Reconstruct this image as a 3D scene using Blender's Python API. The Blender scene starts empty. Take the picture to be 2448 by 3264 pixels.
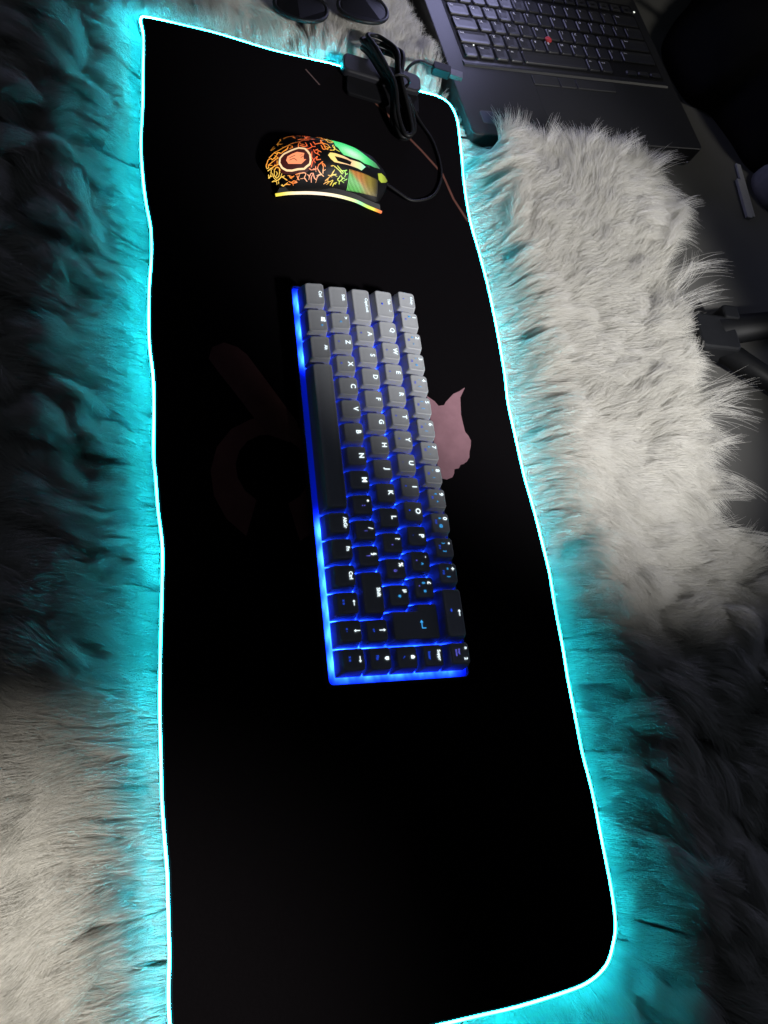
import bpy, bmesh, math, random
import numpy as np
from mathutils import Vector, Matrix

sc = bpy.context.scene
COL = sc.collection
R = math.radians
rng = np.random.default_rng(7)
random.seed(7)

# ------------------------------------------------------------------ camera
cam_d = bpy.data.cameras.new('camera')
cam = bpy.data.objects.new('camera', cam_d)
COL.objects.link(cam)
_r = Vector((0.1185083, 0.9330012, 0.3398007))
_d = Vector((0.9324596, 0.0130514, -0.3610385))
_f = Vector((-0.3412843, 0.3596365, -0.8684392))
cam.matrix_world = Matrix(((_r.x, -_d.x, -_f.x, 0.38916), (_r.y, -_d.y, -_f.y, -0.16352),
                           (_r.z, -_d.z, -_f.z, 0.52739), (0, 0, 0, 1)))
cam_d.sensor_fit = 'VERTICAL'
cam_d.sensor_height = 36.0
cam_d.lens = 36.0 * 2600 / 3264
cam_d.clip_start = 0.02
cam_d.clip_end = 50
sc.camera = cam

# ------------------------------------------------------------------ dark room, room lamp and added fill lights
w = bpy.data.worlds.new('World')
sc.world = w
w.use_nodes = True
w.node_tree.nodes['Background'].inputs[0].default_value = (0.72, 0.84, 1.0, 1)
w.node_tree.nodes['Background'].inputs[1].default_value = 0.018

def lamp_spot(name, loc, target, power, color, size_deg, blend, radius):
    d = bpy.data.lights.new(name, 'SPOT')
    d.energy = power
    d.color = color
    d.spot_size = R(size_deg)
    d.spot_blend = blend
    d.shadow_soft_size = radius
    o = bpy.data.objects.new(name, d)
    COL.objects.link(o)
    o.location = loc
    o.rotation_euler = (Vector(target) - Vector(loc)).to_track_quat('-Z', 'Y').to_euler()
    return o

lamp_spot('room_lamp', (0.70, 0.60, 0.80), (-0.052, 0.24, 0.0), 90, (1.0, 0.985, 0.97), 25.6, 0.36, 0.06)
lamp_spot('near_left_fill', (0.95, -0.95, 0.95), (0.585, -0.27, -0.02), 135, (1.0, 0.955, 0.88), 20.5, 0.16, 0.05)  # added spot for the lit pool on the near-left fur, no separate lamp there
lamp_spot('floor_fill', (-0.25, 1.35, 1.1), (-0.46, 0.57, 0.0), 13, (1.0, 0.96, 0.86), 26, 1.0, 0.08)  # added dim spot that brightens the floor and bag beyond the laptop

d = bpy.data.lights.new('cool_fill', 'AREA')          # added faint cool fill, no real source, rakes over the pile from the right
d.energy = 0.95
d.color = (0.66, 0.70, 1.0)
d.size = 0.5
o = bpy.data.objects.new('cool_fill', d)
COL.objects.link(o)
o.location = (-0.35, 1.75, 0.50)
o.rotation_euler = (Vector((0.35, 0.2, 0.0)) - Vector(o.location)).to_track_quat('-Z', 'Y').to_euler()

sc.view_settings.view_transform = 'Standard'
sc.view_settings.look = 'None'
sc.view_settings.exposure = 0
sc.view_settings.gamma = 1
cy = sc.cycles
cy.use_denoising = True
sc.cycles.filter_width = 1.5
cy.max_bounces = 9
cy.diffuse_bounces = 8
cy.glossy_bounces = 3
cy.transmission_bounces = 3
cy.caustics_reflective = False
cy.caustics_refractive = False
cy.sample_clamp_indirect = 4
try:
    sc.cycles_curves.shape = 'RIBBONS'
    sc.cycles_curves.subdivisions = 2
except Exception:
    pass

# ------------------------------------------------------------------ helpers
def make_mat(name, color, rough=0.6, spec=0.4, noise=0.0, scale=200.0, bump=0.0, metal=0.0, sheen=0.0):
    m = bpy.data.materials.new(name)
    m.use_nodes = True
    nt = m.node_tree
    p = nt.nodes['Principled BSDF']
    p.inputs['Base Color'].default_value = (*color, 1)
    p.inputs['Roughness'].default_value = rough
    p.inputs['Specular IOR Level'].default_value = spec
    p.inputs['Metallic'].default_value = metal
    if sheen:
        p.inputs['Sheen Weight'].default_value = sheen
    if noise or bump:
        tc = nt.nodes.new('ShaderNodeTexCoord')
        nz = nt.nodes.new('ShaderNodeTexNoise')
        nz.inputs['Scale'].default_value = scale
        nz.inputs['Detail'].default_value = 6
        nt.links.new(tc.outputs['Object'], nz.inputs['Vector'])
        if noise:
            mx = nt.nodes.new('ShaderNodeMix')
            mx.data_type = 'RGBA'
            mx.inputs[6].default_value = (*[c * (1 - noise) for c in color], 1)
            mx.inputs[7].default_value = (*[min(1, c * (1 + noise)) for c in color], 1)
            nt.links.new(nz.outputs['Fac'], mx.inputs[0])
            nt.links.new(mx.outputs[2], p.inputs['Base Color'])
        if bump:
            bp = nt.nodes.new('ShaderNodeBump')
            bp.inputs['Strength'].default_value = bump
            bp.inputs['Distance'].default_value = 0.0004
            nt.links.new(nz.outputs['Fac'], bp.inputs['Height'])
            nt.links.new(bp.outputs['Normal'], p.inputs['Normal'])
    return m

def emit_mat(name, color, strength, attr=None, body=(0.6, 0.6, 0.6)):
    m = bpy.data.materials.new(name)
    m.use_nodes = True
    nt = m.node_tree
    p = nt.nodes['Principled BSDF']
    p.inputs['Base Color'].default_value = (*body, 1)
    p.inputs['Roughness'].default_value = 0.5
    p.inputs['Emission Color'].default_value = (*color, 1)
    p.inputs['Emission Strength'].default_value = strength
    if attr:
        a = nt.nodes.new('ShaderNodeVertexColor')
        a.layer_name = attr
        nt.links.new(a.outputs['Color'], p.inputs['Emission Color'])
    return m

def link(name, me, material=None, parent=None, loc=None):
    o = bpy.data.objects.new(name, me)
    COL.objects.link(o)
    if material is not None and me is not None and not me.materials:
        me.materials.append(material)
    if parent is not None:
        o.parent = parent
    if loc is not None:
        o.location = loc
    return o

def tag(o, label=None, cat=None, group=None, kind=None):
    if label: o['label'] = label
    if cat: o['category'] = cat
    if group: o['group'] = group
    if kind: o['kind'] = kind
    return o

def empty(name, loc, rz=0):
    o = bpy.data.objects.new(name, None)
    COL.objects.link(o)
    o.location = loc
    o.rotation_euler = (0, 0, rz)
    o.empty_display_size = 0.01
    return o

def mesh(name, v, f, smooth=False):
    me = bpy.data.meshes.new(name)
    me.from_pydata([tuple(map(float, p)) for p in v], [], [tuple(map(int, q)) for q in f])
    if smooth:
        me.polygons.foreach_set('use_smooth', [True] * len(me.polygons))
    me.update()
    return me

def loft(loops, cap0=True, cap1=True):
    """closed loops of equal length -> verts, faces"""
    n = len(loops[0])
    v = [p for l in loops for p in l]
    f = []
    for k in range(len(loops) - 1):
        a, b = k * n, (k + 1) * n
        for i in range(n):
            j = (i + 1) % n
            f.append((a + i, a + j, b + j, b + i))
    if cap0: f.append(tuple(reversed(range(n))))
    if cap1: f.append(tuple(range((len(loops) - 1) * n, len(loops) * n)))
    return v, f

def join_vf(parts):
    V, F, o = [], [], 0
    for v, f in parts:
        V += [tuple(p) for p in v]
        F += [tuple(i + o for i in q) for q in f]
        o += len(v)
    return V, F

def rrect(x0, y0, x1, y1, r, z, n=4):
    pts = []
    for cx, cy_, a0 in ((x1 - r, y1 - r, 0), (x0 + r, y1 - r, 90), (x0 + r, y0 + r, 180), (x1 - r, y0 + r, 270)):
        for k in range(n + 1):
            a = R(a0 + 90 * k / n)
            pts.append((cx + r * math.cos(a), cy_ + r * math.sin(a), z))
    return pts

def rbox(x0, y0, x1, y1, z0, z1, r=0.002, e=0.0006, n=4):
    """box with rounded upright corners and chamfered rims"""
    g = lambda d, z: rrect(x0 + d, y0 + d, x1 - d, y1 - d, max(r - d, 1e-4), z, n)
    return loft([g(e, z0), g(0, z0 + e), g(0, z1 - e), g(e * 0.3, z1 - e * 0.3), g(e, z1)])

def tube(path, rad, n=8, closed=False, cap=True):
    """swept round tube; rad may be a list"""
    P = [Vector(p) for p in path]
    m = len(P)
    rad = rad if hasattr(rad, '__len__') else [rad] * m
    loops = []
    up = Vector((0, 0, 1))
    for i in range(m):
        a = P[(i - 1) % m] if (closed or i > 0) else P[i]
        b = P[(i + 1) % m] if (closed or i < m - 1) else P[i]
        t = (b - a).normalized()
        s = t.cross(up)
        if s.length < 1e-3:
            s = t.cross(Vector((1, 0, 0)))
        s.normalize()
        u = s.cross(t)
        loops.append([tuple(P[i] + rad[i] * (math.cos(2 * math.pi * k / n) * s + math.sin(2 * math.pi * k / n) * u)) for k in range(n)])
    if closed:
        v = [p for l in loops for p in l]
        f = []
        for k in range(m):
            a, b = k * n, ((k + 1) % m) * n
            for i in range(n):
                j = (i + 1) % n
                f.append((a + i, a + j, b + j, b + i))
        return v, f
    return loft(loops, cap, cap)

def smooth_path(pts, per=8, closed=False):
    """Catmull-Rom"""
    P = np.array(pts, float)
    n = len(P)
    out = []
    rngk = range(n if closed else n - 1)
    for i in rngk:
        if closed:
            p0, p1, p2, p3 = P[(i - 1) % n], P[i], P[(i + 1) % n], P[(i + 2) % n]
        else:
            p0, p1, p2, p3 = P[max(i - 1, 0)], P[i], P[i + 1], P[min(i + 2, n - 1)]
        for k in range(per):
            t = k / per
            out.append(0.5 * ((2 * p1) + (p2 - p0) * t + (2 * p0 - 5 * p1 + 4 * p2 - p3) * t * t + (3 * p1 - p0 - 3 * p2 + p3) * t ** 3))
    if not closed:
        out.append(P[-1])
    return np.array(out)

# all lettering is turned into flat letter meshes once, here
TEXT = {}
def prepare_text(strings, offset=0.0):
    obs = []
    for s in strings:
        cu = bpy.data.curves.new('lettering', 'FONT')
        cu.body = s
        cu.size = 1.0
        cu.resolution_u = 3
        cu.offset = offset
        o = bpy.data.objects.new('lettering', cu)
        COL.objects.link(o)
        obs.append((s, o))
    dg = bpy.context.evaluated_depsgraph_get()
    for s, o in obs:
        me = bpy.data.meshes.new_from_object(o.evaluated_get(dg))
        v = np.array([q.co[:] for q in me.vertices]) if len(me.vertices) else np.zeros((0, 3))
        f = [tuple(p.vertices) for p in me.polygons]
        if len(v):
            v[:, 0] -= (v[:, 0].min() + v[:, 0].max()) / 2
        TEXT[s] = (v, f)
        bpy.data.meshes.remove(me)
    for s, o in obs:
        cu = o.data
        bpy.data.objects.remove(o)
        bpy.data.curves.remove(cu)

def text_vf(s, cap, x, y, z, middle=True):
    v, f = TEXT[s]
    k = cap / 0.70
    v = v * k
    oy = -cap / 2 if middle else 0
    if middle and len(v) and s in '.,;:-_=\'"°^~`¨*+µ²':
        oy = -(v[:, 1].min() + v[:, 1].max()) / 2
    v = v + np.array([x, y + oy, z])
    return v.tolist(), f

# ------------------------------------------------------------------ floor
FLOOR_Z = -0.030
floor_m = make_mat('stone_floor', (0.12, 0.118, 0.112), 0.55, 0.3, noise=0.35, scale=9, bump=0.1)
v, f = rbox(-3, -3, 3, 3, FLOOR_Z - 0.05, FLOOR_Z, 0.01)
floor = link('floor', mesh('floor', v, f), floor_m)
tag(floor, 'grey stone floor seen past the edge of the fur rug', kind='structure')

# ------------------------------------------------------------------ mouse pad with light strip
OUT_L = [(-272,-112),(-252,-110),(-211,-111),(-172,-112),(-134,-114),(-99,-113),(-74,-111),(-51,-108),(-25,-108),(1,-110),(28,-111),(54,-111),(80,-109),(105,-109),(141,-110),(159,-109),(182,-108),(204,-106),(220,-106),(242,-107),(262,-108),(283,-109),(314,-110),(344,-110),(367,-110),(390,-109),(408,-108),(426,-108),(451,-108),(471,-109)]
OUT_R = [(-258,146),(-257,164),(-253,175),(-245,181),(-230,184),(-207,183),(-181,181),(-148,178),(-109,177),(-73,180),(-43,182),(-13,183),(22,183),(56,182),(82,180),(116,181),(148,182),(179,185),(210,187),(232,188),(261,187),(288,187),(315,186),(345,186),(367,186),(395,188),(429,188),(458,188),(479,186),(491,181),(502,173),(509,159),(512,140),(514,104),(514,78),(514,54),(514,0),(513,-60),(511,-88),(503,-102),(489,-108)]
OUT_T = [(-276,-104),(-276,-75),(-275,-45),(-270,-2),(-269,29),(-269,54),(-268,70)]
ring_mm = OUT_R + OUT_L[::-1] + OUT_T           # from the box's right end round to its left end
strip_path = smooth_path([(x / 1000, y / 1000, -0.0012) for x, y in ring_mm], 4)
outline = np.vstack([strip_path[:, :2], np.array([[-0.266, 0.09], [-0.262, 0.12]])])
def inset(poly, d):
    a = np.roll(poly, 1, 0); b = np.roll(poly, -1, 0)
    t = b - a
    t /= np.linalg.norm(t, axis=1)[:, None] + 1e-12
    n = np.stack([-t[:, 1], t[:, 0]], 1)
    area = 0.5 * np.sum(poly[:, 0] * np.roll(poly[:, 1], -1) - poly[:, 1] * np.roll(poly[:, 0], -1))
    return poly + n * d * (1 if area > 0 else -1)

pad_root = empty('mouse_pad', (0.12, 0.04, -0.003))
tag(pad_root, 'long black desk mouse pad with glowing cyan light strip round its edge', 'mouse pad')
PO = np.array(pad_root.location)
cloth_m = make_mat('black_cloth', (0.0032, 0.0027, 0.0033), 0.95, 0.02, noise=0.3, scale=900, bump=0.25)
e0 = inset(outline, 0.0012); e1 = inset(outline, 0.0022)
lo = [[(x, y, -0.003) for x, y in e0], [(x, y, -0.0006) for x, y in e0], [(x, y, 0.0) for x, y in e1]]
v, f = loft(lo)
cloth = link('cloth', mesh('pad_cloth', np.array(v) - PO, f), cloth_m, pad_root)
strip_m = emit_mat('cyan_light_tube', (0.02, 0.68, 1.0), 68, 'lit', (0.7, 0.8, 0.8))
v, f = tube(strip_path, 0.0008, 8)
me = mesh('light_strip', np.array(v) - PO, f, True)
# the tube is uneven: strongest at the far left corner and where it enters the control box
vv_ = np.array(v)
var = 1 + 0.22 * np.sin(vv_[:, 0] * 61 + 1.3) + 0.16 * np.sin(vv_[:, 0] * 143 + vv_[:, 1] * 90)
for cx_, cy_, rr_, am in ((-.274, -.106, .014, 5.0), (-.268, .060, .016, 2.6), (-.257, .155, .016, 2.4), (.500, .172, .03, .8), (.06, -.110, .03, .7), (.47, -.109, .03, .5)):
    var += am * np.exp(-((vv_[:, 0] - cx_) ** 2 + (vv_[:, 1] - cy_) ** 2) / rr_ ** 2)
ca = me.color_attributes.new('lit', 'FLOAT_COLOR', 'POINT')
ca.data.foreach_set('color', np.concatenate([var[:, None] * np.array([[.012, .80, 1.0]]), np.ones((len(var), 1))], 1).astype(np.float32).ravel())
strip = link('light_strip', me, strip_m, pad_root)

def print_sheet(name, pts_mm, color, z=0.00025):
    m = make_mat(name + '_ink', color, 0.95, 0.05, noise=0.35, scale=70)
    v = [(x / 1000 - PO[0], y / 1000 - PO[1], z - PO[2]) for x, y in pts_mm]
    me = mesh(name, v, [tuple(range(len(v)))])
    o = link(name, me, m, pad_root)
    if me.polygons[0].normal.z < 0:
        me.flip_normals()
    return o
# pink jagged print that peeps out behind the keyboard
tag(print_sheet('printed_patch', [(70,141),(75,138),(80,135),(88,134),(96,133),(104,133.5),(111,134),(115,136.5),(119,138),(124,137),(129,135),(134,134),(138,131),(140,128),(141,125),(144,123),(145,119),(149,118),(152,116),(154,111),(153,104),(80,104),(85,111),(89,114),(88,119),(85,121),(81,125),(77,129),(74,135)], (0.23, 0.125, 0.15)), 'pink jagged shape printed beside the keyboard')
# dark red rounded figure, hardly lighter than the cloth
arc = lambda cx, cy_, rx, ry, a0, a1, n=14: [(cx + rx * math.cos(R(a0 + (a1 - a0) * k / n)), cy_ + ry * math.sin(R(a0 + (a1 - a0) * k / n))) for k in range(n + 1)]
fig = arc(158, -27, 50, 45, 20, 330) + arc(150, -27, 28, 27, 330, 20)[::1]
tag(print_sheet('printed_ring', fig, (0.135, 0.054, 0.048)), 'dark red broken ring printed left of the keyboard')
tag(print_sheet('printed_bar', [(52,-66),(47,-57),(50,-47),(56,-40),(112,-5),(128,-13),(122,-30),(88,-52),(72,-63),(62,-69)], (0.115, 0.049, 0.045), 0.0004), 'dark red rounded bar printed left of the keyboard')
def stripe(pts, wmm, color):
    P = np.array(pts, float)
    a, b = [], []
    for i in range(len(P)):
        t = P[min(i + 1, len(P) - 1)] - P[max(i - 1, 0)]
        t /= np.linalg.norm(t)
        n = np.array([-t[1], t[0]]) * wmm / 2
        a.append(tuple(P[i] + n)); b.append(tuple(P[i] - n))
    return print_sheet('printed_stripe', a + b[::-1], color)
stripe([(-262,67),(-233,95),(-214,112),(-198,125)], 2.6, (0.11, 0.045, 0.033))
stripe([(-200,122),(-180,139),(-157,156),(-129,163),(-105,174)], 2.4, (0.10, 0.042, 0.033))
stripe([(-253,33),(-237,45)], 1.4, (0.09, 0.06, 0.06))

box_m = make_mat('grey_controller_plastic', (0.011, 0.011, 0.0145), 0.5, 0.4, noise=0.15, scale=300)
fold_m = make_mat('controller_underside', (0.004, 0.004, 0.005), 0.7, 0.1, noise=0.2, scale=300)
ang = math.atan2(0.008, 0.076)

v, f = rbox(-0.0125, -0.039, 0.0105, 0.039, 0.0, 0.0095, 0.007, 0.0018, 5)
ctl = link('control_box', mesh('control_box', v, f, False), box_m, pad_root)
ctl.location = Vector((-0.2585, 0.106, 0.0003)) - Vector(PO)
ctl.rotation_euler = (0, 0, -0.12)
v, f = rbox(-0.0115, -0.036, 0.0115, 0.036, 0, 0.004, 0.004, 0.0008)
clip = link('strip_socket', mesh('strip_socket', v, f), fold_m, pad_root)
clip.location = Vector((-0.238, 0.106, 0.0003)) - Vector(PO)
clip.rotation_euler = (0, 0, -0.12)
cable_m = make_mat('black_rubber', (0.005, 0.005, 0.0055), 0.5, 0.2, noise=0.2, scale=400)
metal_m = make_mat('plug_metal', (0.16, 0.155, 0.15), 0.45, 0.5, metal=1.0, noise=0.2, scale=150)
P = smooth_path([(-0.262, 0.128, 0.006), (-0.275, 0.136, 0.010), (-0.284, 0.147, 0.010), (-0.285, 0.158, 0.008), (-0.284, 0.166, 0.007)], 6)
v, f = tube(P - PO, 0.0016, 8)
cord = link('power_cord', mesh('power_cord', v, f, True), cable_m, pad_root)
q1 = rbox(-0.005, -0.009, 0.005, 0.009, 0, 0.009, 0.0015)
plug = link('plug', mesh('plug', *q1), cable_m, pad_root)
plug.location = Vector((-0.283, 0.172, 0.002)) - Vector(PO); plug.rotation_euler = (0.05, 0, -0.18)
q2 = rbox(-0.0042, 0, 0.0042, 0.013, 0.0022, 0.0068, 0.0004, 0.0002)
pm = link('plug_shell', mesh('plug_shell', *q2), metal_m, plug)
pm.location = (0, 0.009, 0)

# ------------------------------------------------------------------ lettering used on both keyboards
U = 0.01905
MAIN, CYAN, BLUE, VIO = 'm', 'c', 'b', 'v'
rows = []
def num(ch, lo='', rt='', fk=''):
    l = [(ch, .27, .80, 3.2, MAIN)]
    if lo: l.append((lo, .27, .50, 2.0, CYAN))
    if rt: l.append((rt, .68, .52, 2.0, CYAN))
    if fk: l.append((fk, .47, .24, 1.5, BLUE))
    return (1, l)
def let(ch, sub=''):
    l = [(ch, .5, .76, 3.7, MAIN)]
    if sub: l.append((sub, .47, .28, 1.7, BLUE))
    return (1, l)
def word(s, wd, x=.5, cap=2.4, extra=()):
    return (wd, [(s, x, .80, cap, MAIN)] + list(extra))
row_num = [word('Echap', 1, .5, 2.1, [('*', .45, .3, 1.8, BLUE)]), num('1', '&', '', 'F1'), num('2', 'é', '~', 'F2'), num('3', '"', '#', 'F3'),
           num('4', "'", '{', 'F4'), num('5', '(', '[', 'F5'), num('6', '-', '|', 'F6'), num('7', 'è', '`', 'F7'), num('8', '_', '\\', 'F8'),
           num('9', 'ç', '^', 'F9'), num('0', 'à', '@', 'F10'), num('°', ')', ']', 'F11'), num('+', '=', '}', 'F12'),
           (2, [('<-', .5, .80, 4.6, MAIN), ('oval', .45, .36, 1.6, BLUE)]),
           (1, [('n', .25, .86, 2.4, MAIN), ('2', .75, .78, 2.4, MAIN), ('Impr', .42, .46, 1.5, VIO), ('écran', .46, .30, 1.5, VIO)])]
row_q = [(1.5, [('Tab', .38, .80, 2.4, MAIN), ('tabs', .74, .80, 2.6, MAIN), ('dot', .5, .36, 1.8, BLUE)]), let('Q'), let('W', '«'), let('E', '«'), let('R'), let('T', 'o'),
         let('Y', '«'), let('U', '-'), let('I', '«'), let('O', 'sq'), let('P', '-'),
         (1, [('¨', .27, .80, 2.6, MAIN), ('^', .62, .58, 2.6, CYAN), ('«', .45, .30, 1.5, VIO)]),
         (1, [('£', .27, .80, 2.6, MAIN), ('$', .27, .50, 2.0, CYAN), ('¤', .68, .52, 2.4, CYAN), ('«', .42, .26, 1.4, VIO)]),
         None,
         word('Suppr', 1, .5, 2.2, [('Inser', .5, .28, 1.9, BLUE)])]
row_a = [word('CapsLock', 1.75, .5, 2.3), let('A', 'o')] + [let(c) for c in 'SDFGHJKL'] + [
         (1, [('?', .30, .80, 3.2, MAIN), (',', .6, .48, 2.9, VIO)]), (1, [('%', .30, .80, 3.1, MAIN), ('ù', .6, .48, 2.5, VIO)]),
         (1, [('µ', .30, .80, 3.1, MAIN), ('*', .55, .52, 3.2, CYAN)]), None,
         (1, [('home', .5, .80, 2.8, MAIN), ('diag', .5, .34, 2.8, BLUE)])]
row_z = [word('Shift', 1.25, .5, 2.3), (1, [('>', .32, .80, 2.9, MAIN), ('<', .55, .5, 2.2, CYAN)]), let('Z', 'o'), let('X', 'o')] + [let(c) for c in 'CVBNM'] + [
         (1, [('.', .30, .80, 6.5, MAIN), (':', .55, .55, 3.2, VIO)]), (1, [('/', .42, .78, 3.2, MAIN), (':', .55, .52, 2.6, VIO)]),
         (1, [('§', .42, .80, 2.9, MAIN), ('!', .5, .5, 2.6, VIO)]), word('Shift', 1.75, .5, 2.5),
         (1, [('^|', .5, .76, 4.4, MAIN), ('o+', .5, .34, 1.5, BLUE)]),
         (1, [('page', .5, .80, 2.8, MAIN), ('Fin', .45, .36, 1.9, BLUE)])]
row_c = [word('Ctrl', 1.25, .5, 2.4), (1.25, [('win', .45, .80, 3.2, MAIN), ('o', .72, .74, 1.8, CYAN)]), word('Alt', 1.25, .5, 2.3), (6.25, []),
         word('AltGr', 1, .5, 2.4), word('Fn', 1, .5, 2.4), word('Ctrl', 1, .5, 2.4),
         (1, [('<-', .5, .80, 3.9, MAIN), ('x o', .45, .32, 1.8, BLUE)]), (1, [('v|', .5, .80, 4.2, MAIN), ('o -', .45, .34, 1.6, BLUE)]),
         (1, [('->', .5, .80, 4.2, MAIN), ('x o', .45, .34, 1.8, BLUE)])]
LAP = [['~','1','2','3','4','5','6','7','8','9','0','-','=','Back'], ['Tab'] + list('QWERTYUIOP') + ['[',']','\\'],
       ['Caps'] + list('ASDFGHJKL') + [';',"'",'Enter'], ['Shift'] + list('ZXCVBNM') + [',','.','/','Shift'], ['Fn','Ctrl','Win','Alt','','Alt','Ctrl']]
ICONS = {'<-','->','^|','v|','oval','tabs','dot','sq','home','page','diag','win','enter'}
need = set(s for r in (row_num, row_q, row_a, row_z, row_c) for k in r if k for (s, *_ ) in k[1]) | set(s for r in LAP for s in r if s)
prepare_text(sorted(need - ICONS), 0.021)

def poly_icon(s, cap, x, y, z):
    h = cap / 2
    P = []
    def arrow(ang, L=1.0, wd=.22, head=.46):
        pts = [(-L, -wd * .5), (L - head * 1.4, -wd * .5), (L - head * 1.4, -head), (L, 0), (L - head * 1.4, head), (L - head * 1.4, wd * .5), (-L, wd * .5)]
        c, s_ = math.cos(ang), math.sin(ang)
        return [(p * c - q * s_, p * s_ + q * c) for p, q in pts]
    if s == '->': P = [arrow(0)]
    elif s == '<-': P = [arrow(math.pi)]
    elif s == '^|': P = [arrow(math.pi / 2)]
    elif s == 'v|': P = [arrow(-math.pi / 2)]
    elif s == 'diag': P = [arrow(R(135), .8, .14, .34)]
    elif s == 'tabs': P = [[(a * .8, b * .6 + .45) for a, b in arrow(0)], [(a * .8, b * .6 - .45) for a, b in arrow(math.pi)]]
    elif s == 'oval': P = [[(1.5 * math.cos(2 * math.pi * k / 14), .8 * math.sin(2 * math.pi * k / 14)) for k in range(14)]]
    elif s == 'dot': P = [[(1.1 * math.cos(2 * math.pi * k / 10), .8 * math.sin(2 * math.pi * k / 10)) for k in range(10)]]
    elif s == 'sq': P = [[(-.6, -.6), (.6, -.6), (.6, .6), (-.6, .6)]]
    elif s == 'home': P = [[(-.8, -1), (.8, -1), (.8, .35), (0, 1.1), (-.8, .35)]]
    elif s == 'page': P = [[(-.8, 1), (-.8, -.35), (0, -1.1), (.8, -.35), (.8, 1)]]
    elif s == 'win':
        for ax in (0, 1):
            for ay in (0, 1):
                x0, x1 = (-1.15, -.08) if ax == 0 else (.08, 1.15)
                y0, y1 = (-1.0, -.08) if ay == 0 else (.08, 1.0)
                sk = lambda X, Y: (X + .15 * Y, Y * (1 + .12 * X))
                P.append([sk(x0, y0), sk(x1, y0), sk(x1, y1), sk(x0, y1)])
    elif s == 'enter':
        P = [arrow(math.pi, 1.0, .2, .45), [(.8, .1), (1.0, .1), (1.0, .95), (.8, .95)]]
    V, F = [], []
    for p in P:
        o = len(V)
        V += [(x + a * h, y + b * h, z) for a, b in p]
        F.append(tuple(range(o, o + len(p))))
    return V, F

# ------------------------------------------------------------------ keyboard
kb = empty('gaming_keyboard', (8 * U, 2.5 * U, 0.0))
tag(kb, 'compact grey gaming keyboard with blue backlight lying on the black mouse pad', 'keyboard')
KO = np.array(kb.location)
case_m = make_mat('black_case_plastic', (0.020, 0.022, 0.026), 0.5, 0.4, noise=0.2, scale=300, bump=0.1)
x0, y0, x1, y1 = -0.0040, -0.0049, 16 * U + 0.0051, 5 * U + 0.0040
def rr(d, z): return rrect(x0 + d, y0 + d, x1 - d, y1 - d, max(0.0045 - d, 0.0008), z, 5)
v, f = loft([rr(0.0015, 0.0015), rr(0.0, 0.004), rr(0.0, 0.0112), rr(0.0005, 0.0117), rr(0.0011, 0.0117), rr(0.0015, 0.0112), rr(0.0015, 0.0080)])
case = link('case', mesh('keyboard_case', np.array(v) - KO, f), case_m, kb)
# glowing light diffuser under the keys: brightest over each light
keys = []      # (x centre, y centre, width units, legends, row)
for ry, row in ((4.5, row_num), (3.5, row_q), (2.5, row_a), (1.5, row_z), (0.5, row_c)):
    x = 0.0
    for k in row:
        if k is None:
            x += 1.5 if ry == 3.5 else 1.25
            continue
        keys.append((x + k[0] / 2, ry, k[0], k[1]))
        x += k[0]
enter_c = (14.25, 3.0)
leds = np.array([(kx, ky - 0.12) for kx, ky, kw, _ in keys if kw < 5] + [(14.4, 3.0)]) * U
nx, ny = 180, 64
gx = np.linspace(x0 + 0.0016, x1 - 0.0016, nx); gy = np.linspace(y0 + 0.0016, y1 - 0.0016, ny)
GX, GY = np.meshgrid(gx, gy, indexing='ij')
glow = np.zeros_like(GX)
for lx, ly in leds:
    glow += np.exp(-((GX - lx) ** 2 + (GY - ly) ** 2) / 0.0082 ** 2)
blot = 0.85 + 0.3 * np.sin(GX * 410 + 3 * np.sin(GY * 300)) * np.sin(GY * 520 + GX * 130)
low = 1 - 0.45 * np.exp(-((GX - 0.13) / 0.05) ** 2 - ((GY - 0.0) / 0.02) ** 2)
s = np.clip(glow * blot, 0, 1.6)
rgb = np.stack([0.0 + 0.15 * s ** 1.5, 0.0012 + 1.05 * s ** 1.45, 0.09 * low + 15.0 * s], -1)
v = np.stack([GX - KO[0], GY - KO[1], np.full_like(GX, 0.0092)], -1).reshape(-1, 3)
f = [(i * ny + j, (i + 1) * ny + j, (i + 1) * ny + j + 1, i * ny + j + 1) for i in range(nx - 1) for j in range(ny - 1)]
me = mesh('backlight_plate', v, f)
ca = me.color_attributes.new('glow', 'FLOAT_COLOR', 'POINT')
ca.data.foreach_set('color', np.concatenate([rgb.reshape(-1, 3), np.ones((nx * ny, 1))], 1).astype(np.float32).ravel())
plate = link('backlight_plate', me, emit_mat('blue_light_diffuser', (0, 0.1, 1), 4.0, 'glow', (0.02, 0.03, 0.12)), kb)

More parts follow.
